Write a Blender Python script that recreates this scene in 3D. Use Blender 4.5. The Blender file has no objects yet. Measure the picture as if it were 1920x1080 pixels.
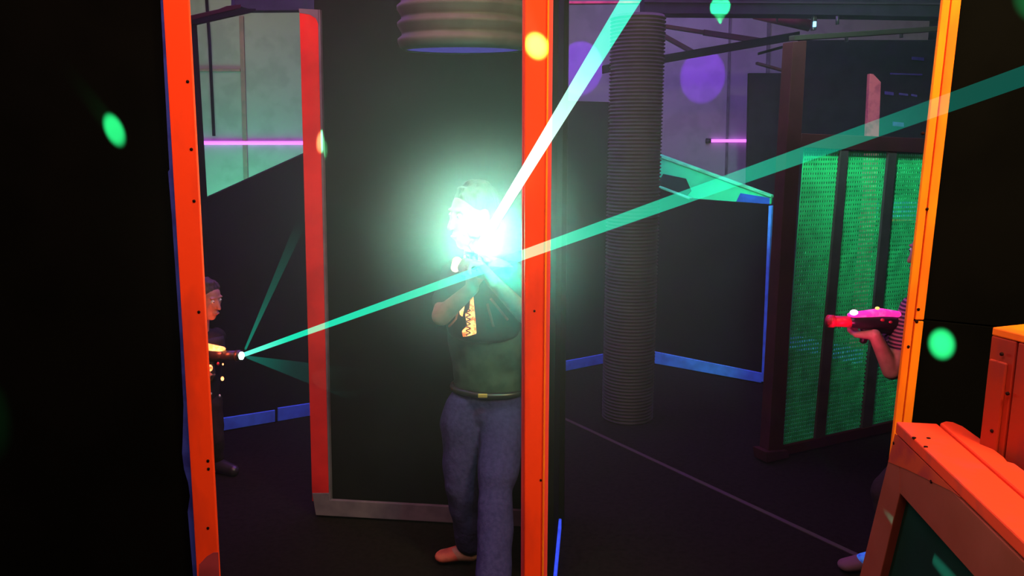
import bpy, bmesh, math, random
from mathutils import Vector, Matrix
random.seed(7)
S = bpy.context.scene
COL = S.collection
# ------------------------------------------------------------------ camera
FPX, PITCH, EYE = 1500.0, math.radians(10.5), 1.75
cd = bpy.data.cameras.new('camera'); cam = bpy.data.objects.new('camera', cd); COL.objects.link(cam)
cd.sensor_width = 36; cd.lens = FPX / 1920 * 36; cd.clip_start = .02
cam.location = (0, 0, EYE); cam.rotation_euler = (math.pi/2 - PITCH, 0, 0)
S.camera = cam
S.view_settings.view_transform = 'Standard'; S.view_settings.look = 'None'
S.view_settings.exposure = 0; S.view_settings.gamma = 1; S.view_settings.use_curve_mapping = False
S.cycles.use_denoising = True
S.cycles.volume_step_rate = 1.6; S.cycles.volume_max_steps = 128; S.cycles.volume_bounces = 0; S.cycles.max_bounces = 4; S.cycles.transparent_max_bounces = 24
S.cycles.sample_clamp_indirect = 2
CP, SP = math.cos(PITCH), math.sin(PITCH)
def ray(px, py):
    u = (px - 960) / FPX; v = -(py - 540) / FPX
    return Vector((u, CP + v*SP, -SP + v*CP))
def P(px, py, Y):                      # the point at distance Y (world depth) that a pixel shows
    d = ray(px, py); t = Y / d.y
    return Vector((0, 0, EYE)) + d*t
def F(px, py, z=0.0):                  # the point at height z
    d = ray(px, py); t = (z - EYE) / d.z
    return Vector((0, 0, EYE)) + d*t
def OP(px, py, p0, n):                 # the point on a given plane
    d = ray(px, py); o = Vector((0, 0, EYE))
    return o + d * ((p0 - o).dot(n) / d.dot(n))
# ------------------------------------------------------------------ world and lights
W = bpy.data.worlds.new('world'); S.world = W; W.use_nodes = True
W.node_tree.nodes['Background'].inputs[0].default_value = (.6, .45, .8, 1)
W.node_tree.nodes['Background'].inputs[1].default_value = .002
def light(name, kind, loc, target, power, color, **k):
    l = bpy.data.lights.new(name, kind); l.energy = power; l.color = color
    for a, b in k.items(): setattr(l, a, b)
    o = bpy.data.objects.new(name, l); COL.objects.link(o); o.location = loc
    if target is not None:
        o.rotation_euler = (Vector(target) - Vector(loc)).to_track_quat('-Z', 'Y').to_euler()
    return o
# unseen tinted lamps standing in for blacklight over front opening and arena
light('front_bar_lamp', 'AREA', (0.1, .75, 3.3), (0.1, 2.0, 1.1), 76, (1, .75, .5), shape='RECTANGLE', size=3.2, size_y=.15)
light('right_bar_lamp', 'AREA', (1.35, .9, 2.9), (1.15, 2.0, 2.0), 46, (1, 1, .4), shape='RECTANGLE', size=.5, size_y=.15)
light('arena_bar_lamp', 'AREA', (-.4, 5.0, 3.5), (-.4, 5.0, 0), 170, (.48, .16, 1), shape='RECTANGLE', size=5, size_y=2.5)
light('mid_lamp', 'AREA', (-.9, 2.35, 3.1), (-.9, 3.7, .9), 26, (1, .30, .55), shape='RECTANGLE', size=2.2, size_y=.2)
light('green_flood_lamp', 'AREA', (-3.2, 8.9, .5), (-3.3, 10, 1.9), 34, (.10, 1, .48), size=1.2)
light('grey_flood_lamp', 'AREA', (-3.3, 8.6, 3.4), (-3.3, 10, 2.6), 6, (1, .8, .62), size=1.2)
light('purple_flood_lamp', 'AREA', (1.9, 8.3, 3.4), (1.9, 10, 2.0), 18, (.36, .20, .95), size=1.6)
light('mesh_flood_lamp', 'SPOT', (1.2, 3.3, 3.1), (2.1, 4.75, 2.0), 420, (.35, 1, .7), spot_size=math.radians(70), spot_blend=.8, shadow_soft_size=.08)
light('added_panel_lamp', 'SPOT', (1.0, 6.0, 3.3), P(1320, 350, 7.0), 260, (.1, 1, .55), spot_size=math.radians(34), spot_blend=.6, shadow_soft_size=.08)  # unseen green lamp added to brighten the sloping panel
for i, (px, py, pw) in enumerate([(1088, 125, 230), (1318, 140, 200)]):
    c = P(px, py, 10)
    light('violet_spot_lamp', 'SPOT', c + Vector((0.1, -1.9, 1.1)), c, pw, (.24, .02, 1), spot_size=math.radians(15), spot_blend=.25, shadow_soft_size=.01)
def dot(px, py, tgt, loc, power, deg, blend=.7, col=(.02, 1, .25)):
    light('green_dot_lamp', 'SPOT', loc, tgt, power, col, spot_size=math.radians(deg), spot_blend=blend, shadow_soft_size=.003)
dot(0, 0, P(214, 243, 2.0), (-1.3, 1.3, 2.7), 40000, 2.6, .8)
dot(0, 0, P(1760, 654, 2.03), (.75, .9, 2.0), 60000, 3.2, .95)
dot(0, 0, P(1935, 12, 2.03), (.75, .9, 2.6), 4200, 5, .9)
dot(0, 0, P(-10, 805, 2.03), (-1.3, 1.0, 2.5), 500, 5, .9)
dot(0, 0, P(1006, 86, 1.98), (-.3, .9, 2.6), 5200, 2.7, .9, (.8, 1, .4))
dot(0, 0, P(603, 268, 3.5), (-.75, 2.9, 2.75), 3200, 2.6, .8, (.12, 1, .3))
dot(0, 0, P(1350, 13, 5.9), P(1350, 45, 4.9), 4500, 8, .3)
# ------------------------------------------------------------------ materials
def mat(name, col, rough=.8, spec=.2, col2=None, scale=8, lo=.45, hi=.62, detail=4, bump=0, stretch=None, metal=0):
    m = bpy.data.materials.new(name); m.use_nodes = True
    nt = m.node_tree; b = nt.nodes['Principled BSDF']
    b.inputs['Base Color'].default_value = (*col, 1); b.inputs['Roughness'].default_value = rough
    b.inputs['Specular IOR Level'].default_value = spec; b.inputs['Metallic'].default_value = metal
    tc = nt.nodes.new('ShaderNodeTexCoord'); n = nt.nodes.new('ShaderNodeTexNoise'); mp = nt.nodes.new('ShaderNodeMapping')
    mp.inputs['Scale'].default_value = stretch or (1, 1, 1)
    nt.links.new(tc.outputs['Object'], mp.inputs[0]); nt.links.new(mp.outputs[0], n.inputs['Vector'])
    n.inputs['Scale'].default_value = scale; n.inputs['Detail'].default_value = detail
    r = nt.nodes.new('ShaderNodeValToRGB'); r.color_ramp.elements[0].position = lo; r.color_ramp.elements[1].position = hi
    c2 = col2 or tuple(c*.72 for c in col)
    r.color_ramp.elements[0].color = (*col, 1); r.color_ramp.elements[1].color = (*c2, 1)
    nt.links.new(n.outputs[0], r.inputs[0]); nt.links.new(r.outputs[0], b.inputs['Base Color'])
    if bump:
        bp = nt.nodes.new('ShaderNodeBump'); bp.inputs['Strength'].default_value = bump; bp.inputs['Distance'].default_value = .01
        nt.links.new(n.outputs[0], bp.inputs['Height']); nt.links.new(bp.outputs[0], b.inputs['Normal'])
    return m
def glow(name, col, strength, col2=None, scale=30):
    m = mat(name, (.5, .5, .5)); nt = m.node_tree; b = nt.nodes['Principled BSDF']
    r = nt.nodes['Color Ramp']; c2 = col2 or tuple(c*.6 for c in col)
    nt.nodes['Noise Texture'].inputs['Scale'].default_value = scale
    r.color_ramp.elements[0].color = (*col, 1); r.color_ramp.elements[1].color = (*c2, 1)
    nt.links.new(r.outputs[0], b.inputs['Emission Color']); b.inputs['Emission Strength'].default_value = strength
    return m
BLACK = mat('black_painted_plywood', (.0025, .0018, .0018), .95, .02, scale=3)
DARK = mat('dark_panel_paint', (.0075, .0075, .008), .9, .05, scale=4)
DARKRED = mat('dark_red_paint', (.035, .005, .008), .8, .1, scale=6)
ORANGE = mat('red_orange_paint', (1, .045, .006), .75, .12, (.62, .03, .012), 7, .5, .72, stretch=(1, 1, .35), bump=.15)
AMBER = mat('amber_orange_paint', (1, .19, .004), .7, .12, (.9, .10, .006), 9, .42, .66, stretch=(1, 1, .3), bump=.2)
WORN = mat('worn_orange_paint', (.36, .020, .007), .8, .12, (.16, .014, .022), 7, .42, .66, stretch=(1, 1, .4), bump=.4)
CAPP = mat('orange_cap_paint', (.85, .042, .012), .75, .15, (.5, .04, .03), 11, .52, .75, bump=.3)
BROWN = mat('thin_brown_wash', (.30, .05, .035), .85, .1, (.24, .035, .02), 6, .4, .7, bump=.3)
GREENP = mat('dark_green_panel', (.002, .02, .014), .8, .2, scale=5)
BLUE = mat('blue_fluorescent_paint', (.09, .34, 1), .7, .1, (.07, .24, .75), 12, .42, .7)
BLUE2 = mat('blue_paint_edge', (.05, .06, .45), .7, .1, (.03, .03, .25), 12)
GREY = mat('bare_grey_board', (.17, .12, .16), .85, .1, (.12, .085, .12), 14, .4, .7)
SEAM = mat('seam_dark', (.02, .004, .004), .9, .05)
FLOOR = mat('dark_carpet', (.010, .007, .006), .95, .03, (.007, .005, .004), 40, bump=.3)
FARW = mat('pale_block_wall', (.42, .40, .42), .9, .1, (.36, .35, .36), 5)
CEIL = mat('dark_roof_sheet', (.03, .022, .03), .9, .1, scale=3)
PIPE = mat('grey_corrugated_plastic', (.06, .055, .05), .6, .3, scale=5)
STEEL = mat('brown_painted_steel', (.07, .045, .035), .6, .3, (.10, .03, .025), 6)
NET = mat('green_plastic_net', (.03, .62, .22), .6, .3, (.02, .45, .16), 10)
GPAN = mat('green_fluorescent_panel', (.03, .8, .32), .7, .1, (.02, .66, .26), 6)
GEDGE = mat('light_green_edge', (.10, .8, .35), .7, .1)
PINK = mat('pink_painted_board', (.62, .09, .14), .8, .1, (.42, .05, .10), 14)
SKIN = mat('skin', (.34, .15, .12), .6, .3, (.28, .12, .095), 30)
HAIR = mat('dark_brown_hair', (.045, .026, .018), .6, .3, (.02, .012, .01), 60, bump=.6, stretch=(1, 1, .2))
JEANS = mat('blue_denim', (.048, .034, .125), .9, .05, (.03, .022, .09), 60, .35, .7, bump=.3)
TEE = mat('grey_green_cotton', (.05, .068, .058), .9, .05, (.035, .05, .045), 18, bump=.3)
VESTM = mat('black_vest_fabric', (.012, .012, .013), .7, .3, scale=20)
BLK = mat('black_moulded_plastic', (.02, .016, .02), .35, .5, scale=20)
BLKC = mat('black_cotton', (.015, .012, .012), .9, .1, scale=20)
KHAKI = mat('dark_khaki_cloth', (.02, .013, .012), .9, .1, scale=20, bump=.3)
REDP = mat('red_translucent_plastic', (.6, .02, .05), .4, .4, scale=20)
TAPE = mat('floor_joint_strip', (.05, .04, .03), .8, .1, (.05, .03, .04), 10)
WHITE = mat('white_trainer', (.06, .45, 1), .6, .2, (.05, .08, .9), 40)
EYEM = mat('eye_white', (.6, .6, .6), .3, .5); IRIS = mat('dark_iris', (.02, .012, .01), .2, .5)
LIP = mat('lips', (.4, .12, .1), .5, .3)
def striped(name, a, b, n):
    m = mat(name, a); nt = m.node_tree; bs = nt.nodes['Principled BSDF']
    w = nt.nodes.new('ShaderNodeTexWave'); w.bands_direction = 'Z'; w.inputs['Scale'].default_value = n; w.inputs['Distortion'].default_value = .6
    r = nt.nodes['Color Ramp']; r.color_ramp.elements[0].position = .5; r.color_ramp.elements[1].position = .6
    r.color_ramp.elements[0].color = (*a, 1); r.color_ramp.elements[1].color = (*b, 1)
    nt.links.new(nt.nodes['Texture Coordinate'].outputs['Object'], w.inputs['Vector']); nt.links.new(w.outputs[0], r.inputs[0])
    return m
STRIPE = striped('striped_jersey', (.03, .015, .03), (.28, .10, .16), 22)
# ------------------------------------------------------------------ mesh helpers
def link(name, me, m, parent=None, smooth=False):
    o = bpy.data.objects.new(name, me); COL.objects.link(o)
    if m: me.materials.append(m)
    if smooth:
        for p in me.polygons: p.use_smooth = True
    if parent: o.parent = parent; o.matrix_parent_inverse = Matrix.Translation(parent.location).inverted()
    return o
def tag(o, label=None, cat=None, group=None, kind=None):
    for k, v in (('label', label), ('category', cat), ('group', group), ('kind', kind)):
        if v: o[k] = v
    return o
def thing(name, loc, label, cat, group=None, kind=None):
    o = bpy.data.objects.new(name, None); COL.objects.link(o); o.location = loc; o.empty_display_size = .1
    return tag(o, label, cat, group, kind)
def from_bm(name, bm, m, parent=None, smooth=False, bevel=0):
    bmesh.ops.recalc_face_normals(bm, faces=bm.faces)
    me = bpy.data.meshes.new(name); 
    c = Vector((0, 0, 0))
    for v in bm.verts: c += v.co
    c /= max(1, len(bm.verts))
    for v in bm.verts: v.co -= c
    bm.to_mesh(me); bm.free()
    o = bpy.data.objects.new(name, me); COL.objects.link(o); me.materials.append(m); o.location = c
    if parent:
        o.parent = parent; o.location = c - parent.location if parent.type == 'EMPTY' else c - wl(parent)
    if smooth:
        for p in me.polygons: p.use_smooth = True
    if bevel:
        b = o.modifiers.new('bevel', 'BEVEL'); b.width = bevel; b.segments = 2; b.limit_method = 'ANGLE'
    return o
def wl(o):
    v = Vector(o.location)
    while o.parent: o = o.parent; v += Vector(o.location)
    return v
def add_prism(bm, poly, vec):
    a = [bm.verts.new(p) for p in poly]; b = [bm.verts.new(Vector(p) + Vector(vec)) for p in poly]; n = len(poly)
    bm.faces.new(a); bm.faces.new(list(reversed(b)))
    for i in range(n): bm.faces.new((a[i], b[i], b[(i+1) % n], a[(i+1) % n]))
def prism(name, poly, vec, m, parent=None, bevel=.003):
    bm = bmesh.new(); add_prism(bm, poly, vec); return from_bm(name, bm, m, parent, bevel=bevel)
def boxp(name, lo, hi, m, parent=None, bevel=.003):
    x0, y0, z0 = lo; x1, y1, z1 = hi
    return prism(name, [(x0, y0, z0), (x1, y0, z0), (x1, y0, z1), (x0, y0, z1)], (0, y1-y0, 0), m, parent, bevel)
def basis(d, up=Vector((0, 0, 1))):
    d = d.normalized()
    if abs(d.dot(up)) > .98: up = Vector((0, 1, 0))
    x = d.cross(up).normalized(); return x, x.cross(d).normalized()
def add_tube(bm, pts, rads, seg=12, cap=True):
    pts = [Vector(p) for p in pts]; rings = []
    for i, p in enumerate(pts):
        d = pts[min(i+1, len(pts)-1)] - pts[max(i-1, 0)]; x, y = basis(d)
        r = rads[i] if isinstance(rads, (list, tuple)) else rads
        rings.append([bm.verts.new(p + (x*math.cos(a) + y*math.sin(a))*r) for a in [2*math.pi*k/seg for k in range(seg)]])
    for a, b in zip(rings, rings[1:]):
        for k in range(seg): bm.faces.new((a[k], a[(k+1) % seg], b[(k+1) % seg], b[k]))
    if cap: bm.faces.new(rings[0]); bm.faces.new(rings[-1])
def tube(name, pts, rads, m, parent=None, seg=12, cap=True):
    bm = bmesh.new(); add_tube(bm, pts, rads, seg, cap); return from_bm(name, bm, m, parent, smooth=True)
def lathe(name, c, prof, m, parent=None, seg=48):
    bm = bmesh.new(); rings = []
    for r, z in prof: rings.append([bm.verts.new(Vector(c) + Vector((r*math.cos(2*math.pi*k/seg), r*math.sin(2*math.pi*k/seg), z))) for k in range(seg)])
    for a, b in zip(rings, rings[1:]):
        for k in range(seg): bm.faces.new((a[k], a[(k+1) % seg], b[(k+1) % seg], b[k]))
    return from_bm(name, bm, m, parent, smooth=True)
# ------------------------------------------------------------------ the setting
YW = 2.0
tag(boxp('floor', (-5, -1.5, -.1), (5, 10.2, 0), FLOOR, bevel=0), 'dark carpet floor of the laser arena', 'floor', kind='structure')
tag(boxp('ceiling', (-5, -1.5, 4.2), (5, 10.2, 4.3), CEIL, bevel=0), 'dark ceiling above the arena', 'ceiling', kind='structure')
tag(boxp('wall_far', (-5, 10, 0), (5, 10.2, 4.2), FARW, bevel=0), 'pale far wall washed with green light on the left and violet on the right', 'wall', kind='structure')
tag(boxp('wall_left', (-5.1, -1.5, 0), (-5, 10, 4.2), BLACK, bevel=0), 'black side wall', 'wall', kind='structure')
tag(boxp('wall_right', (5, -1.5, 0), (5.1, 10, 4.2), BLACK, bevel=0), 'black side wall on the right', 'wall', kind='structure')
# far wall joints and conduit
t = thing('wall_conduit', P(395, 20, 9.97), 'thin dark conduit running down the green-lit far wall', 'conduit')
tube('pipe', [P(386, -20, 9.96), P(393, 80, 9.96), P(401, 255, 9.96)], .018, DARK, t)
t = thing('expansion_joint', P(455, 200, 9.97), 'pinkish vertical joint cover on the green-lit far wall', 'joint cover')
jc = mat('faded_pink_joint', (.40, .22, .22), .9, .1, (.3, .2, .2), 10)
prism('cover_strip', [P(448, 30, 9.97), P(456, 30, 9.97), P(465, 345, 9.97), P(457, 345, 9.97)], (0, .03, 0), jc, t)
t = tag(prism('wall_rail', [P(300, 129, 9.97), P(450, 129, 9.97), P(450, 134, 9.97), P(300, 134, 9.97)], (0, .03, 0), jc), 'thin horizontal rail left of the pinkish joint on the far wall', 'rail')
for (a, b) in ((1368, 4), (1440, 6)):
    tag(prism('wall_joint', [P(a, 30, 9.97), P(a+b, 30, 9.97), P(a+b-8, 330, 9.97), P(a-8, 330, 9.97)], (0, .03, 0), mat('violet_joint', (.2, .17, .2))), 
        'dark vertical joint in the violet far wall, ' + ('crossing the short purple tube' if b == 4 else 'beyond the roof truss on the right'), 'wall joint')
UV = glow('purple_tube_light', (.75, .13, 1), 2.2, (.75, .13, 1))
for (a, b, lab) in ((340, 590, 'long glowing purple neon tube on the green-lit far wall'), (1328, 1420, 'short glowing magenta neon tube on the violet far wall')):
    t = thing('neon_tube', P((a+b)/2, 266, 9.9), lab, 'neon light')
    tube('glowing_tube', [P(a, 268 if a < 900 else 264, 9.965), P(b, 268 if a < 900 else 264, 9.965)], .022 if a < 900 else .019, UV, t, 10)
    for q in (a, b): tube('end_cap', [P(q, 268 if a < 900 else 264, 9.968) + Vector((-.03, 0, 0)), P(q, 268 if a < 900 else 264, 9.968) + Vector((.03, 0, 0))], .03, BLK, t)
# front wall: black panels either side of two openings
TOPZ = 3.2
def lineX(x0, y0, x1, y1, y): return x0 + (x1-x0)*(y-y0)/(y1-y0)
def post_poly(l, r, Y, ytop=-260, ybot=2300):      # l, r: edge lines (x0,y0,x1,y1); cut at floor and at top of post
    def cut(e, z):
        a = P(e[0], e[1], Y); b = P(e[2], e[3], Y); s = (z - a.z)/(b.z - a.z); return a + (b-a)*s
    return [cut(l, 2.75 if Y < 3 else 2.6), cut(r, 2.75 if Y < 3 else 2.6), cut(r, 0), cut(l, 0)]
pl = post_poly((305, 0, 369, 1080), (353, 0, 411, 1080), YW-.02)
poly = [Vector((-4, YW+.0, 0)), Vector((-4, YW+.0, 2.75)), (pl[0]+pl[1])/2+Vector((0, .02, 0)), (pl[3]+pl[2])/2+Vector((0, .02, 0))]
tag(prism('wall_front_left', poly, (0, .03, 0), BLACK, bevel=0), 'black wall panel left of the left orange post', 'wall', kind='structure')
pr = post_poly((1768, 0, 1676, 810), (1803, 0, 1708, 810), YW-.02)
mid = (pr[0]*.5+pr[1]*.5, pr[3]*.5+pr[2]*.5)
q = Vector((0, .02, 0))
seamz = P(1735, 598, YW).z
f = (seamz)/(2.75); ms = mid[1] + (mid[0]-mid[1])*f
tag(prism('wall_front_right', [ms+q, mid[1]+q, Vector((4, YW, 0)), Vector((4, YW, seamz-.30))], (0, .03, 0), BLACK, bevel=.002), 'lower black wall panel right of the amber post', 'wall', kind='structure')
tag(prism('wall_front_upper', [mid[0]+q, ms+q+Vector((0, 0, .003)), Vector((4, YW, seamz-.297)), Vector((4, YW, 2.75))], (0, .03, 0), BLACK, bevel=.002), 'upper black wall panel right of the amber post', 'wall', kind='structure')
# posts -----------------------------------------------------------
def nail(px, py, Y, parent, r=.004):
    c = P(px, py, Y); tube('nail_hole', [c + Vector((0, .004, 0)), c + Vector((0, -.0012, 0))], r, SEAM, parent, 8)
t = thing('wall_post', ((pl[2]+pl[3])/2), 'bright red-orange upright post at the left edge of the openings', 'post', 'painted posts of the front wall')
prism('upright_board', pl, (0, .012, 0), ORANGE, t, .002)
prism('stud', [v + Vector((d_, .013, 0)) for v, d_ in zip(pl, (.006, -.03, -.03, .006))], (0, .05, 0), BLACK, t)['label'] = 'black timber behind the painted face'
# bluish irregular strip of paint at its left edge
ys = [-150, 0, 120, 260, 318, 322, 400, 520, 640, 760, 820, 850, 880, 905, 930, 960, 1080, 1300]
ws = [5, 4, 5, 6, 6, 9, 7, 6, 5, 6, 11, 14, 12, 6, 4, 10, 7, 5]
L = [P(lineX(305, 0, 369, 1080, y) - w, y, YW-.006) for y, w in zip(ys, ws)]; R = [P(lineX(305, 0, 369, 1080, y) + 3, y, YW-.006) for y in ys]
bm = bmesh.new()
for i in range(len(ys)-1): add_prism(bm, [L[i], R[i], R[i+1], L[i+1]], (0, .005, 0))
from_bm('blue_paint_edge', bm, BLUE2, t)['label'] = 'uneven blue paint edge'
prism('faded_patch', [P(388, 1043, YW-.0215), P(400, 1036, YW-.0215), P(409, 1036, YW-.0215), P(412, 1100, YW-.0215), P(372, 1100, YW-.0215), P(374, 1058, YW-.0215)], (0, .0012, 0), mat('faded_red_paint', (.35, .03, .05)), t, 0)['label'] = 'faded dark red patch'
for a in ((352, 153), (359, 280), (364, 377), (390, 864), (391, 879), (390, 990), (373, 585)): nail(*a, YW-.02, t)
# centre
pc = post_poly((984, 0, 983, 1080), (1029, 0, 1018, 1080), YW-.02)
t = thing('wall_post', ((pc[2]+pc[3])/2), 'red-orange upright post in the middle between the two openings', 'post', 'painted posts of the front wall')
prism('front_board', pc, (0, .04, 0), ORANGE, t)
prism('back_board', post_poly((979, 300, 977, 1080), (1037.5, 0, 1026, 1080), YW+.022), (0, .04, 0), mat('pink_red_paint', (.9, .07, .06), .7, .1, (.6, .05, .08), 7, stretch=(1, 1, .3)), t)
prism('edge_bead', post_poly((1026.5, 0, 1016, 1080), (1030, 0, 1019.5, 1080), YW-.024), (0, .006, 0), AMBER, t, .001)
for a in ((1002, 583), (1014, 900)): nail(*a, YW-.02, t, .003)
# right: two boards side by side
t = thing('wall_post', ((pr[2]+pr[3])/2), 'bright amber upright post of two boards at the right edge of the openings', 'post', 'painted posts of the front wall')
def frac(a, b, f): return a + (b-a)*f
sl = [frac(pr[0], pr[1], .42), frac(pr[3], pr[2], .42)]
prism('left_board', [pr[0], sl[0], sl[1], pr[3]], (0, .012, 0), AMBER, t, .002)
prism('stud', [v + Vector((d_, .013, 0)) for v, d_ in zip(pr, (.034, -.002, -.002, .034))], (0, .05, 0), BLACK, t)['label'] = 'black timber behind the painted face'
jt = seamz/2.75
a1, b1 = frac(sl[1], sl[0], jt) + Vector((.004, 0, 0)), frac(pr[2], pr[1], jt)
prism('right_board', [sl[0] + Vector((.002, 0, 0)), pr[1], b1 + Vector((0, 0, .002)), a1 + Vector((0, 0, .002))], (0, .012, 0), AMBER, t, .002)
prism('right_board', [a1 - Vector((0, 0, .002)), b1 - Vector((0, 0, .002)), pr[2], sl[1] + Vector((.002, 0, 0))], (0, .012, 0), AMBER, t, .002)
for a in ((1722, 580), (1719, 603), (1703, 650), (1738, 392), (1731, 250)): nail(*a, YW-.02, t)
# ------------------------------------------------------------------ middle panel with grey skirting, red post
YB = F(590, 965).y
n0, n1 = F(585, 966), F(1057, 992)
db = (n1-n0).normalized(); nb = Vector((db.y, -db.x, 0))
def B(px, py, off=0): return OP(px, py, n0 + nb*off, nb)
tag(prism('wall_middle', [B(588, -120), B(1067, -120), Vector((n1.x, n1.y, 0)), Vector((n0.x+.03, n0.y, 0))], nb*-.06, DARK, bevel=0), 'dark wall panel behind the standing player', 'wall', kind='structure')
t = thing('red_post', F(600, 966), 'red painted upright board at the left end of the dark middle panel', 'post')
RED = mat('red_matt_paint', (.80, .02, .022), .8, .08, (.55, .012, .016), 4, .45, .7)
prism('board', [B(561, 22, .02), B(596, 24, .02), B(617, 940, .02), B(585, 940, .02)], nb*-.04, RED, t)
prism('bare_edge', [B(596, 18, .022), B(600, 18, .022), B(620, 940, .022), B(617, 940, .022)], nb*-.03, GREY, t, 0)
prism('bare_end', [B(560, 16, .022), B(598, 18, .022), B(599, 50, .022), B(592, 34, .022), B(580, 27, .022), B(561, 24, .022)], nb*-.002, GREY, t, 0)
t = tag(prism('skirting_board', [B(585, 925, .025), B(616, 925, .025), B(618, 938, .025), B(985, 958, .025), B(985, 988, .025), B(592, 966, .025)], nb*-.02, GREY, bevel=.002), 'grey skirting board along the foot of the dark middle panel', 'skirting board')
# return wall towards the camera with blue skirting
r0, r1 = F(1050, 958), F(1034, 1085)
tag(prism('wall_return', [Vector((r0.x, r0.y, 0)), Vector((r1.x, r1.y-.1, 0)), Vector((r1.x, r1.y-.1, 2.7)), Vector((r0.x, r0.y, 2.7))], (-.05, 0, 0), DARK, bevel=0), 'narrow dark return wall seen nearly edge on behind the centre post', 'wall', kind='structure')
tag(prism('light_strip', [Vector((r0.x+.002, r0.y, 0)), Vector((r1.x+.002, r1.y-.08, 0)), Vector((r1.x+.002, r1.y-.08, .05)), Vector((r0.x+.002, r0.y, .05))], (.012, 0, 0), glow('blue_strip_light', (.03, .07, .8), 1, (.02, .05, .6))), 'glowing blue light strip on the floor beside the centre post', 'light strip')
# ------------------------------------------------------------------ left low wall with sloping top
c0, c1 = F(395, 812), F(580, 780)
dc = (c1-c0).normalized(); nc = Vector((dc.y, -dc.x, 0)); c2 = c0 - dc*2.2; c3 = c1 + dc*.5
def Cc(px, py, off=0): return OP(px, py, c0 + nc*off, nc)
tp0 = Cc(375, 377); tp1 = Cc(565, 291); tdir = (tp1-tp0)/(tp1-tp0).length
top2 = tp0 - tdir*.25; top3 = tp1 + tdir*.5
tag(prism('wall_low_left', [c2, c3, Vector((c3.x, c3.y, top3.z)), top3, top2, Vector((c2.x, c2.y, top2.z))], nc*-.06, DARK, bevel=0), 'dark low wall with a sloping top behind the left player', 'wall', kind='structure')
for (a, b, lab) in ((360, 516, 'left length of blue skirting at the foot of the left low wall'), (521, 640, 'right length of blue skirting at the foot of the left low wall')):
    def yb(x): return 812 + (x-395)*(780-812)/185
    tag(prism('skirting_board', [Cc(a, yb(a)-25+ (x0 := 0), .015), Cc(b, yb(b)-22, .015), Cc(b, yb(b), .015), Cc(a, yb(a), .015)], nc*-.014, BLUE), lab, 'skirting board', 'blue skirting boards')
t = thing('window_frame', Cc(372, 812), 'dark timber frame round the opening onto the green-lit far wall', 'frame')
prism('frame_post', [Cc(335, 40, .03), Cc(369, 40, .03), Cc(389, 372, .03), Cc(392, 800, .03), Cc(335, 800, .03)], nc*-.08, DARK, t)
prism('head_board', [Cc(320, 52, .05), Cc(369, 45, .05), Cc(480, 20, .05), Cc(480, 16, .05), Cc(452, 16, .05), Cc(350, 37, .05), Cc(320, 44, .05)], nc*-.08, DARK, t)
prism('red_rail', [Cc(320, 46, .06), Cc(352, 40, .06), Cc(412, 24, .06), Cc(452, 15, .06), Cc(452, 8, .06), Cc(425, 11, .06), Cc(410, 17, .06), Cc(352, 30, .06), Cc(320, 36, .06)], nc*-.08, DARKRED, t)['label'] = 'dark red rail'
tag(prism('roof_beam', [Cc(440, -30), Cc(640, -30), Cc(640, 19), Cc(480, 20), Cc(455, 14), Cc(440, 8)], nc*-.1, mat('slate_beam', (.03, .035, .038))), 'dark beam above the opening left of the red post', 'beam')
# ------------------------------------------------------------------ hanging duct
dc0 = P(868, 96, 3.0); R0 = 104/FPX*3.0; prof = []
z = 0.0
prof = [(R0*.985, .004), (R0, 0), (R0*1.09, .012)]
k = 0
while z < 1.0:
    prof += [(R0*1.12, z+.028), (R0*1.12, z+.040), (R0*1.05, z+.052), (R0*1.05, z+.060)]; z += .056
duct = thing('hanging_duct', dc0, 'wide grey ribbed duct hanging above the standing player', 'duct')
duct.rotation_euler.x = math.radians(2.5)
lathe('ribbed_tube', dc0, prof, mat('duct_plastic', (.06, .055, .055), .6, .3), duct)
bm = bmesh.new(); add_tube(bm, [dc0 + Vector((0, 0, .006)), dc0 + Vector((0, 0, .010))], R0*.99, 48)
from_bm('end_plate', bm, glow('violet_glow_plate', (.05, .032, .24), 1, (.04, .028, .2)), duct)['label'] = 'round end plate given a violet glow'  # plate made to glow, in place of violet light inside the duct
# ------------------------------------------------------------------ corrugated column
cc = F(1176, 782); Rc = 46/FPX*cc.y*1.02; prof = [(0, 0), (Rc, 0)]; z = 0; H = P(1176, 30, cc.y).z
while z < H-.02:
    prof += [(Rc, z+.004), (Rc*1.06, z+.008), (Rc*1.06, z+.013), (Rc, z+.017)]; z += .021
prof += [(Rc, H), (0, H)]
t = thing('corrugated_column', cc, 'grey corrugated pipe column standing on the arena floor', 'column')
lathe('ribbed_pipe', cc, prof, PIPE, t, 40)
s = F(1147, 778)
t = thing('floor_marker', s, 'small blue glowing marker at the foot of the corrugated column', 'marker')
boxp('foot_plate', (s.x-.04, s.y-.03, 0), (s.x+.04, s.y+.03, .012), TAPE, t)
boxp('blue_peg', (s.x-.011, s.y-.01, .03), (s.x+.014, s.y+.01, .075), glow('blue_led', (.1, .08, 1), 1.0, (.1, .08, 1)), t)
boxp('stem', (s.x-.005, s.y-.005, .01), (s.x+.005, s.y+.005, .032), BLK, t, 0)
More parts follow.
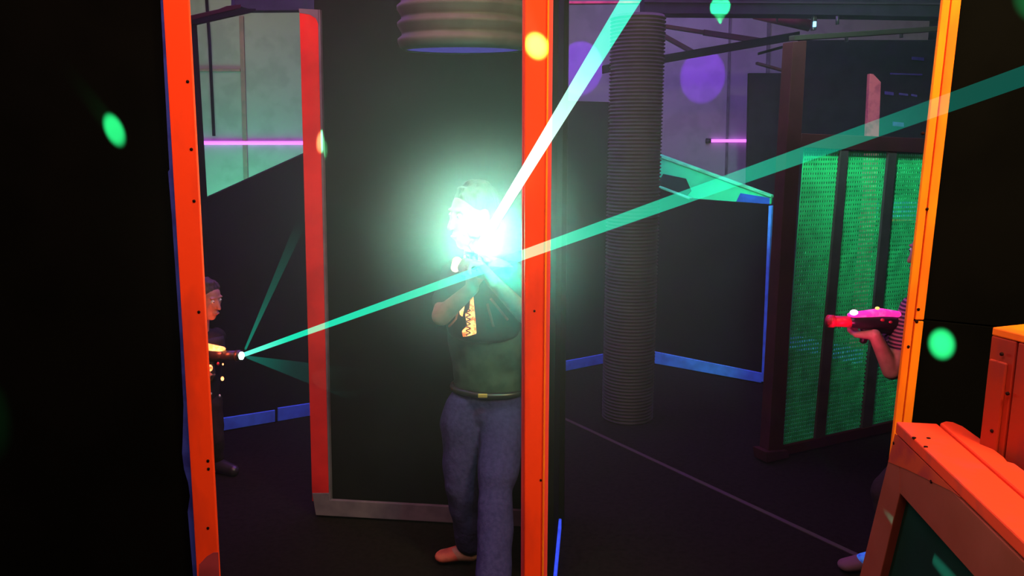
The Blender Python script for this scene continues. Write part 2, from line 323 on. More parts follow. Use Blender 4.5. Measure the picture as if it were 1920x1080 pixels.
# ------------------------------------------------------------------ walls behind column
h0, h1 = F(1050, 698), F(1185, 672)
dh = (h1-h0).normalized(); nh = Vector((dh.y, -dh.x, 0)); h00 = h0 - dh*1.2
def H1(px, py, off=0): return OP(px, py, h0 + nh*off, nh)
zt = H1(1100, 190).z
tag(prism('wall_behind_column', [h00, h1, Vector((h1.x, h1.y, zt)), Vector((h00.x, h00.y, zt))], nh*-.05, DARK, bevel=0), 'dark wall left of the corrugated column', 'wall', kind='structure')
tag(prism('skirting_board', [H1(1050, 679, .015), H1(1180, 655, .015), H1(1180, 672, .015), H1(1050, 698, .015)], nh*-.014, BLUE), 'short blue skirting left of the corrugated column', 'skirting board', 'blue skirting boards')
g0, g1 = F(1186, 674), F(1428, 719)
dg = (g1-g0).normalized(); ng = Vector((dg.y, -dg.x, 0))
def G(px, py, off=0): return OP(px, py, g0 + ng*off, ng)
zz0, zz1 = G(1186, 352).z, G(1440, 384).z
tag(prism('wall_low_right', [g0, g1, G(1441, 384), G(1310, 374), G(1290, 372), G(1186, 334)], ng*-.05, DARK, bevel=0), 'dark low wall with blue edging right of the column', 'wall', kind='structure')
tag(prism('skirting_board', [G(1186, 651, .015), G(1430, 700, .015), G(1427, 718, .015), G(1186, 674, .015)], ng*-.014, BLUE), 'long blue skirting right of the corrugated column', 'skirting board', 'blue skirting boards')
t = thing('corner_strip', G(1430, 716), 'thin upright violet-blue strip on the end of the low wall', 'edge strip')
prism('strip', [G(1441, 386, .02), G(1447, 386, .02), G(1433, 716, .02), G(1427, 716, .02)], ng*-.03, BLUE, t)
prism('latch', [G(1437, 607, .03), G(1446, 607, .03), G(1444, 626, .03), G(1435, 626, .03)], ng*-.03, BLUE, t)
t = thing('slanted_panel', G(1300, 360), 'green sloping panel with a dark six-sided hatch above the low wall', 'panel')
prism('green_face', [G(1188, 274, -.06), G(1446, 369, -.06), G(1444, 383, -.06), G(1310, 375, -.06), G(1188, 334, -.06)], ng*-.03, GPAN, t)
prism('top_edge', [G(1188, 272, -.05), G(1446, 366, -.05), G(1446, 371, -.05), G(1188, 278, -.05)], ng*-.05, GEDGE, t)
prism('lower_edge', [G(1188, 332, .01), G(1292, 371, .01), G(1292, 374, .01), G(1188, 335, .01)], ng*-.05, GEDGE, t)
prism('hatch', [G(1231, 347, -.05), G(1243, 326, -.05), G(1286, 335, -.05), G(1296, 358, -.05), G(1286, 369, -.05), G(1262, 364, -.05)], ng*-.008, mat('hatch_dark_teal', (.006, .03, .025)), t)
prism('blue_patch', [G(1388, 362, -.055), G(1443, 371, -.055), G(1443, 383, -.055), G(1380, 378, -.055)], ng*-.004, mat('blue_patch_paint', (.02, .12, .55)), t)
# ------------------------------------------------------------------ dark partition far right, with opening at the top
tag(prism('wall_partition', [P(1405, 137, 8.2), P(1500, 137, 8.2), P(1500, 75, 8.2), P(2100, 75, 8.2), Vector((6, 8.2, 0)), Vector((P(1395, 600, 8.2).x, 8.2, 0))], (0, .06, 0), mat('dark_plum_panel', (.02, .015, .022), .9, .05), bevel=0), 'dark partition beyond the green mesh screen', 'wall', kind='structure')
# roof: big dark beam, truss, duct piece, LED
bmn = mat('dark_violet_beam', (.016, .012, .022), .85, .1)
t = thing('roof_beam', P(1350, 15, 5.9), 'wide dark beam across the roof with a green laser dot on it', 'beam')
prism('beam_face', [P(1208, -40, 5.9), P(1900, -40, 5.9), P(1900, 34, 5.9), P(1500, 27, 5.9), P(1208, 25, 5.9)], (0, .2, 0), bmn, t)
prism('top_rail', [P(1208, 4, 5.88), P(1900, 10, 5.88), P(1900, 7, 5.88), P(1208, 0, 5.88)], (0, .02, 0), CEIL, t, 0)
t = thing('pink_rail', P(1130, 5, 6.5), 'thin dark pink rail at the top behind the bright beam', 'rail')
prism('rail', [P(1060, 2, 6.1), P(1215, 2, 6.1), P(1215, 6, 6.1), P(1060, 7, 6.1)], (0, .05, 0), PINK, t)
t = thing('roof_truss', P(1350, 95, 7.6), 'dark steel roof truss crossing in front of the violet far wall', 'truss')
def bar(name, a, b, Y, w, m, par): prism(name, [P(a[0], a[1]-w/2, Y), P(b[0], b[1]-w/2, Y), P(b[0], b[1]+w/2, Y), P(a[0], a[1]+w/2, Y)], (0, .06, 0), m, par, .004)
bar('chord', (1130, 130), (1500, 66), 7.5, 15, DARK, t)
bar('upper_chord', (1180, 38), (1320, 60), 7.62, 7, STEEL, t); bar('upper_chord', (1320, 60), (1440, 78), 7.62, 10, STEEL, t)
bar('brace', (1180, 30), (1302, 98), 7.56, 9, STEEL, t)
bar('brace', (1490, 82), (1424, 100), 7.64, 5, DARK, t); bar('brace', (1420, 118), (1482, 135), 7.64, 5, STEEL, t)
t = thing('red_pipe', P(1470, 38, 6.6), 'dull red pipe section under the wide roof beam', 'pipe')
tube('pipe', [P(1415, 25, 6.6), P(1518, 48, 6.6)], .045, mat('dull_red', (.28, .05, .06)), t)
tube('hanger', [P(1457, 14, 6.15), P(1457, 40, 6.6)], .008, BLK, t)
t = thing('status_light', P(1528, 45, 6.2), 'tiny pale blue light under the roof beam', 'light')
boxp('housing', tuple(P(1524, 56, 5.96)), tuple(P(1533, 26, 5.96) + Vector((0, .05, 0))), BLK, t)
boxp('led', tuple(P(1526, 50, 5.94)), tuple(P(1531, 40, 5.94) + Vector((0, .025, 0))), glow('led_blue', (.25, .6, 1), 2, (.25, .6, 1)), t, 0)
for (a, y) in ((1570, 30), (1587, 62), (1690, 55)):
    tag(tube('roof_clamp', [P(a, y, 5.85), P(a, y+16, 5.85)], .012, BLK), 'small black clamp under the roof beam, ' + {1570: 'nearest the pale blue light', 1587: 'just above the mesh screen top', 1690: 'nearest the amber post'}[a], 'clamp', 'roof clamps')
# ------------------------------------------------------------------ green mesh screen
m0, m1 = F(1452, 860), F(1685, 806)
dm = (m1-m0).normalized(); nm = Vector((dm.y, -dm.x, 0))
def M(px, py, off=0): return OP(px, py, m0 + nm*off, nm)
scr = thing('mesh_screen', m0, 'tall dark red framed screen filled with green netting', 'screen')
prism('frame_post', [M(1487, 78, .03), M(1513, 76, .03), M(1468, 848, .03), M(1440, 862, .03)], nm*-.07, DARKRED, scr)
prism('top_rail', [M(1505, 250, .02), M(1800, 262, .02), M(1800, 290, .02), M(1500, 277, .02)], nm*-.04, DARKRED, scr)
prism('upper_rail', [M(1490, 66, .02), M(1800, 46, .02), M(1800, 56, .02), M(1490, 76, .02)], nm*-.04, mat('dim_brown_rail', (.02, .01, .01)), scr)
prism('bottom_rail', [M(1466, 838, .02), M(1800, 762, .02), M(1800, 780, .02), M(1464, 856, .02)], nm*-.04, DARKRED, scr)
MUL = mat('dark_mullion', (.045, .03, .036), .8, .1)
prism('mullion', [M(1578, 270, .015), M(1593, 270, .015), M(1547, 825, .015), M(1528, 828, .015)], nm*-.04, MUL, scr)
prism('mullion', [M(1668, 270, .015), M(1684, 270, .015), M(1635, 805, .015), M(1616, 810, .015)], nm*-.04, MUL, scr)
prism('foot', [M(1436, 848, .05), M(1478, 845, .05), M(1480, 858, .05), M(1438, 868, .05)], nm*-.1, DARKRED, scr)
def netting(q):                       # q = four pixel corners tl, tr, br, bl
    tl, tr, br, bl = [M(*c) for c in q]; bm = bmesh.new()
    nx = max(6, int((tr-tl).length/.0170)); ny = int((bl-tl).length/.0245)
    for i in range(nx+1):
        f = i/nx; a, b = frac(tl, tr, f), frac(bl, br, f); w = dm*.0036
        add_prism(bm, [a-w, a+w, b+w, b-w], nm*-.005)
    for j in range(ny+1):
        f = j/ny; a, b = frac(tl, bl, f), frac(tr, br, f); w = Vector((0, 0, .0062))
        add_prism(bm, [a-w, b-w, b+w, a+w], nm*-.007)
    o = from_bm('netting', bm, NET, scr); return o
netting(((1509, 277), (1584, 277), (1537, 826), (1466, 840)))
netting(((1586, 277), (1675, 277), (1625, 807), (1540, 825)))
netting(((1677, 277), (1760, 280), (1720, 785), (1628, 805)))
# things seen behind the netting
t = thing('pink_post', P(1635, 420, 6.4), 'pale pink board standing behind the green netting', 'post')
prism('board', [P(1631, 138, 6.4), P(1638, 139, 6.4), P(1652, 154, 6.4), P(1642, 410, 6.4), Vector((P(1640, 412, 6.4).x, 6.4, 0)), Vector((P(1616, 412, 6.4).x, 6.4, 0)), P(1618, 412, 6.4)], (0, .05, 0), PINK, t)
t = thing('low_barrier', P(1680, 600, 6.6), 'low barrier with a blue band and orange sill behind the netting', 'barrier')
prism('panel', [P(1640, 300, 6.6), P(1800, 300, 6.6), Vector((P(1800, 640, 6.6).x, 6.6, 0)), Vector((P(1600, 640, 6.6).x, 6.6, 0)), P(1600, 430, 6.6)], (0, .05, 0), DARK, t)
prism('blue_band', [P(1638, 378, 6.55), P(1800, 380, 6.55), P(1800, 414, 6.55), P(1636, 410, 6.55)], (0, .04, 0), BLUE, t)
prism('orange_sill', [P(1612, 408, 6.5), P(1800, 418, 6.5), P(1800, 423, 6.5), P(1612, 413, 6.5)], (0, .05, 0), AMBER, t)
k0, k1 = F(1465, 650), F(1640, 690)
tag(prism('skirting_board', [k0, k1, k1 + Vector((0, 0, .12)), k0 + Vector((0, 0, .12))], (0, .03, 0), BLUE), 'blue skirting seen through the green netting', 'skirting board', 'blue skirting boards')
for (x, y, w, h, lb) in ((1722, 109, 11, 3, 'brightest faint violet strip, topmost above the netting beside the amber post'), (1700, 138, 30, 1.5, 'longest and thinnest faint violet strip on the dark partition'),
      (1668, 174, 8, 3, 'short faint violet strip nearest the pink board, leftmost of its row'), (1695, 176, 8, 2, 'middle one of the row of three faint violet strips'), (1715, 178, 5, 2, 'smallest faint violet strip, rightmost of the row of three'), (1685, 232, 10, 4, 'lowest faint violet strip just above the netting top rail')):
    tag(prism('reflector_strip', [P(x-w, y-h, 8.15), P(x+w, y-h+2, 8.15), P(x+w, y+h+2, 8.15), P(x-w, y+h, 8.15)], (0, .02, 0), mat('dim_violet_strip', (.14, .10, .5))), 
        lb, 'strip', 'faint violet strips')
# floor joint strip
a, b = F(1040, 777), F(1625, 1050); s = (b-a).normalized().cross(Vector((0, 0, 1)))*.013
tag(prism('floor_strip', [a-s, a+s, b+s, b-s], (0, 0, .004), TAPE, bevel=0), 'thin pale strip running diagonally across the dark floor', 'floor strip')
# ------------------------------------------------------------------ orange half wall, near right
ZT = 1.05
A, Bn = F(1678, 812, ZT), F(1920, 1050, ZT); e = (Bn-A).normalized(); nE = Vector((e.y, -e.x, 0))
if nE.x > 0: nE = -nE
def E(px, py, off=0): return OP(px, py, A + nE*off, nE)
hw = thing('half_wall', Vector((A.x, A.y, 0)), 'low orange-capped half wall with a dark green panel, nearest the camera', 'half wall')
Bf = A + e*1.5
bl = E(1600, 1130); far_b = A + (E(1621, 1042)-A)*((ZT)/(ZT - E(1621, 1042).z))
def onA(z): return A + (far_b-A)*((ZT-z)/ZT)
far_b = Vector((far_b.x, far_b.y, 0))
ins = E(1687, 925); insb = E(1650, 1080); tdir2 = (insb-ins)/(ins.z-insb.z)
i_bot = ins + tdir2*(ins.z-.12)
i_top2 = E(1830, 1085); sdir = (i_top2-ins).normalized(); itr = ins + sdir*1.0
pnl = [onA(ZT-.002), Bf + Vector((0, 0, -.002)), Vector((Bf.x, Bf.y, 0)), far_b]
prism('green_panel', [onA(ZT-.05)+nE*-.02+e*.02, Bf+nE*-.02+Vector((0, 0, -.05)), Vector((Bf.x, Bf.y, 0))+nE*-.02, far_b+nE*-.02+e*.02], nE*-.02, GREENP, hw, 0)
sk0, sk1 = E(1668, 970), E(1745, 1062); skd = (sk1-sk0).normalized(); skm = (sk0+sk1)/2
lp_ = skm - skd*1.5 + nE*.15
light('teal_streak_lamp', 'SPOT', lp_, skm, 420, (.05, 1, .6), spot_size=math.radians(1.5), spot_blend=1, shadow_soft_size=.002)
print('streak lamp', lp_)
prism('end_board', [onA(ZT-.004), onA(ZT-.004)+e*.03, ins, i_bot, Vector((i_bot.x, i_bot.y, 0)), far_b], nE*-.03, BROWN, hw, .002)
prism('side_board', [onA(ZT-.004)+e*.031, Bf + Vector((0, 0, -.004)), Bf + Vector((0, 0, -.004 - (ZT-itr.z))) if itr.z < ZT else Bf, itr, ins + e*.001], nE*-.028, BROWN, hw, .002)
# fresher paint on top of the thin wash
prism('orange_overpaint', [E(1678, 813, .0012), E(1800, 932, .0012), E(1782, 920, .0012), E(1745, 902, .0012), E(1700, 880, .0012), E(1665, 866, .0012)], nE*-.001, mat('scratchy_orange', (.55, .05, .02), .8, .1, (.4, .03, .03), 12), hw, 0)['label'] = 'patch of brighter orange paint'
f0, f1 = F(1755, 816, ZT), F(1920, 965, ZT); r0_, r1_ = F(1775, 814, ZT), F(1920, 915, ZT)
sd = (f1-f0).normalized()
prism('cap_board', [A, f0, f0 + sd*1.6, A + e*1.5], (0, 0, .03), CAPP, hw, .004)
cr = [f0 + sd*.012, F(1770, 814, ZT), F(1785, 816, ZT), F(1803, 824, ZT), F(1835, 848, ZT), F(1880, 885, ZT), F(1886, 893, ZT), F(1900, 897, ZT), F(1920, 913, ZT), F(1990, 968, ZT), F(2080, 1045, ZT), f0 + sd*.5]
prism('cap_board', [f0 + sd*.006 + nE*-.004] + cr[1:-1] + [f0 + sd*.62 + nE*-.004], (0, 0, .034), CAPP, hw, .004)
for (x, y) in ((1714, 821), (1741, 822), (1736, 838)):
    c = F(x, y, ZT+.03); tube('screw', [c + Vector((0, 0, -.002)), c + Vector((0, 0, .0015))], .0045, SEAM, hw, 10)
for (x, y) in ((1676, 831), (1746, 903)):
    c = E(x, y, .001); tube('screw', [c - nE*.002, c + nE*.0015], .004, SEAM, hw, 10)
# ------------------------------------------------------------------ crate column behind it
ZC = 1.33
a0, a1_ = F(1859, 629, ZC), F(1906, 641, ZC); d1 = (a1_-a0).normalized(); n1_ = Vector((-d1.y, d1.x, 0))
ct = thing('boxed_pillar', Vector((a0.x, a0.y, 0)), 'worn red-orange boxed timber pillar at the right edge', 'pillar')
wA = (a1_-a0).length
zd = Vector((0, 0, -ZC))
prism('front_board', [a0, a0+d1*wA, a0+d1*wA+zd, a0+zd], n1_*.02, WORN, ct)
prism('raised_board', [a0+d1*.006+Vector((0, 0, -.05)), a0+d1*(wA-.012)+Vector((0, 0, -.05)), a0+d1*(wA-.012)+zd, a0+d1*.006+zd], n1_*-.008, WORN, ct)
prism('side_board', [a0+d1*(wA+.004), a0+d1*(wA+.20), a0+d1*(wA+.20)+zd, a0+d1*(wA+.004)+zd], n1_*.02, WORN, ct)
prism('core', [a0+d1*.004+n1_*.022, a0+d1*(wA+.2)+n1_*.022, a0+d1*(wA+.2)+n1_*.022+zd, a0+d1*.004+n1_*.022+zd], n1_*.10, BROWN, ct)
prism('top_board', [a0+Vector((0, 0, .001)), a0+d1*(wA+.2)+Vector((0, 0, .001)), a0+d1*(wA+.2)+n1_*.14+Vector((0, 0, .001)), a0+n1_*.14+Vector((0, 0, .001))], (0, 0, .018), AMBER, ct)
for (x, y) in ((1878, 664), (1860, 808), (1889, 738)):
    c = OP(x, y, a0 + n1_*-.008, n1_); tube('screw', [c + n1_*.002, c - n1_*.0015], .004, SEAM, ct, 10)
# ------------------------------------------------------------------ people
def ell(bm_pts, c, r, B3=None, n=2):
    pass
ICO = None
def ico_pts():
    global ICO
    if ICO is None:
        b = bmesh.new(); bmesh.ops.create_icosphere(b, subdivisions=3, radius=1); ICO = [v.co.copy() for v in b.verts]; b.free()
    return ICO
def epts(c, r, B3):
    if not isinstance(r, (tuple, list)): r = (r, r, r)
    R = B3 or Matrix.Identity(3)
    return [Vector(c) + R @ Vector((p.x*r[0], p.y*r[1], p.z*r[2])) for p in ico_pts()]
def add_hull(bm, specs):
    tb = bmesh.new()
    for (c, r, *B3) in specs:
        for p in epts(c, r, B3[0] if B3 else None): tb.verts.new(p)
    g = bmesh.ops.convex_hull(tb, input=tb.verts)
    dead = [v for v in tb.verts if not v.link_faces]
    bmesh.ops.delete(tb, geom=dead, context='VERTS')
    me = bpy.data.meshes.new('t'); tb.to_mesh(me); tb.free(); bm.from_mesh(me); bpy.data.meshes.remove(me)
def chain(bm, pts, B3=None):
    for a, b in zip(pts, pts[1:]): add_hull(bm, [(a[0], a[1], B3), (b[0], b[1], B3)])
def skin(name, bm, m, parent, voxel=.005, smooth=6, disp=0, dscale=.05):
    me = bpy.data.meshes.new(name); bm.to_mesh(me); bm.free()
    o = bpy.data.objects.new(name, me); COL.objects.link(o)
    r = o.modifiers.new('r', 'REMESH'); r.mode = 'VOXEL'; r.voxel_size = voxel; r.use_smooth_shade = True
    s = o.modifiers.new('s', 'SMOOTH'); s.factor = .5; s.iterations = smooth
    if disp:
        tx = bpy.data.textures.new(name+'_folds', 'CLOUDS'); tx.noise_scale = dscale; tx.noise_depth = 1
        d = o.modifiers.new('d', 'DISPLACE'); d.texture = tx; d.strength = disp; d.texture_coords = 'GLOBAL'; d.mid_level = .5
    dg = bpy.context.evaluated_depsgraph_get(); dg.update()
    ev = o.evaluated_get(dg); nm_ = bpy.data.meshes.new_from_object(ev)
    o.modifiers.clear(); o.data = nm_; nm_.materials.clear(); nm_.materials.append(m)
    for p in nm_.polygons: p.use_smooth = True
    c = Vector(parent.location); nm_.transform(Matrix.Translation(-c)); o.parent = parent; o.location = (0, 0, 0)
    return o
def frame(fwd, up=(0, 0, 1)):
    f_ = Vector(fwd).normalized(); r = f_.cross(Vector(up)).normalized(); u = r.cross(f_).normalized()
    return Matrix((r, f_, u)).transposed()          # columns: right, forward, up
def head_specs(c, fwd, s=1.0):                      # s = 1 for an adult
    B3 = frame(fwd); c = Vector(c)
    def q(x, y, z): return c + B3 @ Vector((x, y, z))*s
    def rr(*a): return tuple(v*s for v in a)
    sp = [[(q(0, -.012, .035), rr(.077, .092, .082), B3), (q(0, .02, -.01), rr(.066, .072, .07), B3)],
          [(q(0, .02, -.01), rr(.064, .07, .06), B3), (q(0, .052, -.088), rr(.030, .030, .022), B3)],
          [(q(0, .086, .018), rr(.009, .009, .012), B3), (q(0, .104, -.020), rr(.013, .012, .010), B3)],   # nose
          [(q(-.036, .074, .040), rr(.014, .009, .006), B3), (q(.036, .074, .040), rr(.014, .009, .006), B3)],
          [(q(-.032, .070, .006), rr(.018, .010, .008), B3), (q(.032, .070, .006), rr(.018, .010, .008), B3)],  # brow
          [(q(0, .086, -.05), rr(.022, .011, .008), B3), (q(0, .084, -.062), rr(.018, .011, .008), B3)],   # mouth
          [(q(-.078, -.004, .012), rr(.009, .018, .026), B3), (q(-.076, .002, -.014), rr(.006, .010, .014), B3)],
          [(q(.078, -.004, .012), rr(.009, .018, .026), B3), (q(.076, .002, -.014), rr(.006, .010, .014), B3)]]
    return sp, q, B3
def hand(bm, w, palm_dir, palm_n, side, s=1.0, curl=(.9, 1.1, .6), spread=.14, thumb=1):
    """w wrist; palm_dir towards the knuckles; palm_n the way the palm faces; side +1/-1 = thumb side along palm_dir x palm_n"""
    d = Vector(palm_dir).normalized(); n = Vector(palm_n).normalized(); n = (n - d*n.dot(d)).normalized(); x = d.cross(n)*side
    w = Vector(w)
    def q(a, b, c): return w + (x*a + d*b + n*c)*s
    B3 = Matrix((x, d, n)).transposed()
    add_hull(bm, [(w, .024*s), (q(.024, .078, 0), (.013*s, .013*s, .013*s)), (q(-.030, .074, 0), (.012*s,)*3)])
    L = [(.024, .080, .044, .027, .021), (.006, .085, .049, .030, .022), (-.013, .082, .045, .028, .021), (-.031, .074, .036, .022, .019)]
    for k, (fx, fy, l1, l2, l3) in enumerate(L):
        p = q(fx, fy, 0); a = 0; pts = [(p, .0098*s)]
        for l, cu, r in ((l1, curl[0], .0090), (l2, curl[1], .0082), (l3, curl[2], .0072)):
            a += cu; dd = (d*math.cos(a) + n*math.sin(a) + x*(fx*spread*8*max(0, math.cos(a)))).normalized(); p = p + dd*l*s; pts.append((p, r*s))
        chain(bm, pts)
    if thumb:
        chain(bm, [(q(.022, .022, .004), .013*s), (q(.044, .048, .018), .0115*s), (q(.048, .074, .040), .0098*s), (q(.040, .092, .056), .0085*s)])
def face_parts(person, q, B3, s, hairtype, fwd):
    for sx in (-1, 1):
        bm = bmesh.new(); add_hull(bm, [(q(sx*.030, .0735, .020), .0115*s)]); e_ = from_bm('eye', bm, EYEM, person, True)
        bm = bmesh.new(); add_hull(bm, [(q(sx*.030, .0815, .019), .0048*s)]); from_bm('iris', bm, IRIS, e_, True)
    bm = bmesh.new(); add_hull(bm, [(q(-.018, .092, -.055), .004*s), (q(.018, .092, -.055), .004*s), (q(0, .097, -.055), .005*s)]); from_bm('lips', bm, LIP, person, True)
    bm = bmesh.new()
    add_hull(bm, [(q(0, -.022, .050), (.083*s, .092*s, .080*s), B3)])
    add_hull(bm, [(q(0, -.05, .02), (.078*s, .06*s, .07*s), B3), (q(0, -.06, -.03), (.06*s, .04*s, .04*s), B3)])
    for i in range(26):
        a = random.uniform(0, 6.28); b = random.uniform(.1, 1.2)
        add_hull(bm, [(q(math.cos(a)*.075*math.sin(b), -.02 + math.sin(a)*.085*math.sin(b), .05 + .078*math.cos(b)), .013*s)])
    skin('hair', bm, HAIR, person, .006, 3)
# --- blaster: built along local +X = muzzle, +Z up, then placed
def blaster(label, muzzle, direction, shell_m, s=1.0, barrel_m=None, lens_m=None, roll=0.0, lens=True):
    d = Vector(direction).normalized(); up = Vector((0, 0, 1)); up = Matrix.Rotation(roll, 3, d) @ up
    y = up.cross(d).normalized(); z = d.cross(y)
    Mx = Matrix((d, y, z)).transposed().to_4x4(); Mx.translation = Vector(muzzle) - d*.27*s
    t = thing('laser_blaster', Mx.translation, label, 'laser gun')
    def T(x, y_, z_): return Mx @ (Vector((x, y_, z_))*s)
    def T3(): return Mx.to_3x3()
    def hullpart(name, specs, m, par=None, vox=.003):
        bm = bmesh.new()
        for sp in specs: add_hull(bm, [(T(*c), tuple(v*s for v in (r if isinstance(r, tuple) else (r,)*3)), T3()) for c, r in sp])
        return skin(name, bm, m, t, vox, 2)
    hullpart('body', [[((.02, 0, 0), (.05, .030, .032)), ((.16, 0, .002), (.04, .027, .026))],
                      [((-.10, 0, .004), (.05, .022, .018)), ((.02, 0, .004), (.05, .026, .024))],
                      [((.10, 0, -.03), (.035, .018, .012)), ((.02, 0, -.03), (.03, .02, .014))]], BLK)
    tube('barrel', [T(.17, 0, .0), T(.255, 0, .0)], .021*s, barrel_m or BLK, t, 20)
    tube('muzzle_ring', [T(.25, 0, .0), T(.27, 0, .0)], .024*s, barrel_m or BLK, t, 20)
    if lens: tube('lens', [T(.262, 0, 0), T(.274, 0, 0)], .016*s, lens_m or BLK, t, 16)
    hullpart('light_shell', [[((.165, 0, .026), (.03, .020, .012)), ((.06, 0, .040), (.03, .024, .016))], [((.06, 0, .040), (.03, .024, .016)), ((-.04, 0, .034), (.02, .022, .010))]], shell_m)
    hullpart('grip', [[((-.02, 0, -.02), (.017, .014, .014)), ((-.045, 0, -.105), (.018, .015, .012))]], BLK)
    hullpart('fore_grip', [[((.11, 0, -.04), (.018, .014, .012)), ((.115, 0, -.075), (.014, .013, .010))]], BLK)
    tube('trigger_guard', [T(.0, 0, -.03), T(.03, 0, -.055), T(.015, 0, -.08), T(-.03, 0, -.075)], .004*s, BLK, t, 8)
    tube('trigger', [T(.005, 0, -.03), T(.010, 0, -.055)], .004*s, REDP, t, 8)
    o = prism('screen', [T(-.045, -.018, .044), T(-.10, -.018, .030), T(-.10, .018, .030), T(-.045, .018, .044)], Mx.to_3x3() @ Vector((0, 0, .003)), glow('screen_glow_'+str(len(bpy.data.materials)), (.5, .5, 1), .9, (.3, .3, 1)), t, .001)
    return t, T
OLED = glow('orange_led_shell', (1, .30, .07), 2.2, (1, .5, .2), 40)
OLED2 = glow('orange_led_panel', (1, .38, .12), 2.2, (.5, .08, .02), 60)
MLED = glow('magenta_led_shell', (1, .03, .42), .85, (.9, .12, .5), 30)
LENS = glow('green_laser_lens', (.5, 1, .85), 30, (.5, 1, .85))
TEAL = mat('clear_green_shell', (.02, .22, .18), .3, .5)
# --- standing player -------------------------------------------------------
Y0 = 3.0
hip = P(917, 745, 3.08); mp = thing('person', Vector((hip.x, hip.y, 0)), 'standing person in jeans aiming a glowing laser gun at the camera', 'person')
fw = Vector((-.82, -.55, -.12)); hc = P(888, 408, 2.96)
sp, hq, HB = head_specs(hc, fw, 1.0)
neck = P(893, 478, 3.02); chest = P(905, 560, 3.05); waist = P(915, 680, 3.08)
shR = P(858, 518, 2.99); shL = P(957, 520, 3.14)
elR = P(828, 592, 2.86); wrR = P(886, 540, 2.78)
elL = P(985, 590, 2.98); wrL = P(925, 528, 2.72)
hR, hL = P(873, 770, 3.08), P(945, 772, 3.06)
kR, kL = P(864, 905, 3.02), P(930, 915, 2.88)
aR = F(882, 1020, .09); aL = F(924, 1128, .09)
body = bmesh.new()
for s_ in sp: add_hull(body, s_)
TB = frame((-.30, -1, 0))
chain(body, [(neck + Vector((0, 0, -.05)), .056), (hc + HB @ Vector((0, -.02, -.06)), .052)])
chain(body, [(shR, .052), (shL, .052)])
chain(body, [(chest + Vector((0, 0, .08)), (.15, .095, .09)), (chest, (.15, .10, .10)), (waist, (.135, .09, .08)), (hip, (.150, .10, .09))], TB)
chain(body, [(shR, .052), (elR, .037), (wrR, .024)])
chain(body, [(shL, .052), (elL, .037), (wrL, .024)])
for h_, k_, a_ in ((hR, kR, aR), (hL, kL, aL)): chain(body, [(h_, .080), (k_, .050), (a_, .038)])
footR = frame((-1, -.15, 0)); 
chain(body, [(aR + Vector((0, 0, -.04)), (.036, .04, .035)), (F(832, 1040, .03), (.03, .03, .022))])
chain(body, [(aL + Vector((0, 0, -.04)), (.036, .04, .035)), (aL + Vector((-.05, -.16, -.06)), (.036, .036, .025))])
# gun of the standing player points up and towards the camera
mz = P(899, 463, 2.56); bdir = (P(1183, 0, 1.17) - mz).normalized()
gdir = (bdir*1.0 + Vector((0, -.15, -.25))).normalized()
gun, T = blaster('black laser gun held up by the standing player, firing the bright green beam', mz, gdir, TEAL, 1.0, BLK, LENS)
# move the hands to the grips
gR = T(-.035, 0, -.075); gL = T(.105, 0, -.055)
hd = (gR - wrR)
hand(body, wrR, (gR + Vector((.0, .0, .02)) - wrR), Vector((.8, -.1, .2)), 1, 1.0, (.7, 1.2, .9))
hand(body, wrL, (gL + Vector((.01, .0, .0)) - wrL), Vector((-.7, -.1, .5)), -1, 1.0, (.7, 1.2, .9))
skin('body', body, SKIN, mp, .0045, 4)
face_parts(mp, hq, HB, 1.0, 0, fw)
bm = bmesh.new()
chain(bm, [(neck + Vector((0, 0, -.075)), (.09, .075, .03)), (chest + Vector((0, 0, .07)), (.168, .108, .09)), (chest, (.165, .112, .10)), (waist, (.148, .105, .09)), (P(917, 722, 3.08), (.150, .107, .05))], TB)
for a_, b_ in ((shR, elR), (shL, elL)): chain(bm, [(a_, .064), (a_ + (b_-a_)*.62, .056)])
skin('t_shirt', bm, TEE, mp, .006, 4, .018, .09)
bm = bmesh.new()
chain(bm, [(P(917, 728, 3.08), (.152, .108, .03)), (hip + Vector((0, 0, -.06)), (.158, .112, .07))], TB)
for h_, k_, a_ in ((hR, kR, aR), (hL, kL, aL)):
    chain(bm, [(hip + (h_-hip)*.85, .100), (h_ + (k_-h_)*.2, .099), (k_, .068), (k_ + (a_-k_)*.5, .066), (a_ + Vector((0, 0, .02)), .060)])
skin('jeans', bm, JEANS, mp, .006, 4, .022, .13)
bk = P(906, 741, 2.955)
bm = bmesh.new(); 
ring = [P(917, 726, 3.08) + TB @ Vector((.150*math.cos(a), .108*math.sin(a), 0)) for a in [2*math.pi*i/40 for i in range(41)]]
for r1, r2 in zip(ring, ring[1:]): add_hull(bm, [(r1, .011), (r2, .011)]) if False else None
add_tube(bm, ring, .013, 8, False); belt = from_bm('belt', bm, BLK, mp, True)
bc = P(905, 742, 2.93); o = boxp('buckle', (bc.x-.018, bc.y-.004, bc.z-.008), (bc.x+.018, bc.y+.004, bc.z+.008), mat('brass_buckle', (.9, .6, .2), .3, .8, metal=.6), belt)
# shoes (reddish)
SHOE = mat('dull_red_shoe', (.5, .09, .06), .7, .2, (.35, .06, .05), 20)
bm = bmesh.new(); chain(bm, [(F(893, 1030, .045), (.042, .042, .04)), (F(858, 1038, .038), (.042, .042, .03)), (F(832, 1043, .03), (.038, .038, .024))]); skin('shoe', bm, SHOE, mp, .004, 3)
bm = bmesh.new(); chain(bm, [(aL + Vector((0, .02, -.045)), (.045, .05, .04)), (aL + Vector((-.05, -.17, -.058)), (.044, .044, .03))]); skin('shoe', bm, SHOE, mp, .004, 3)
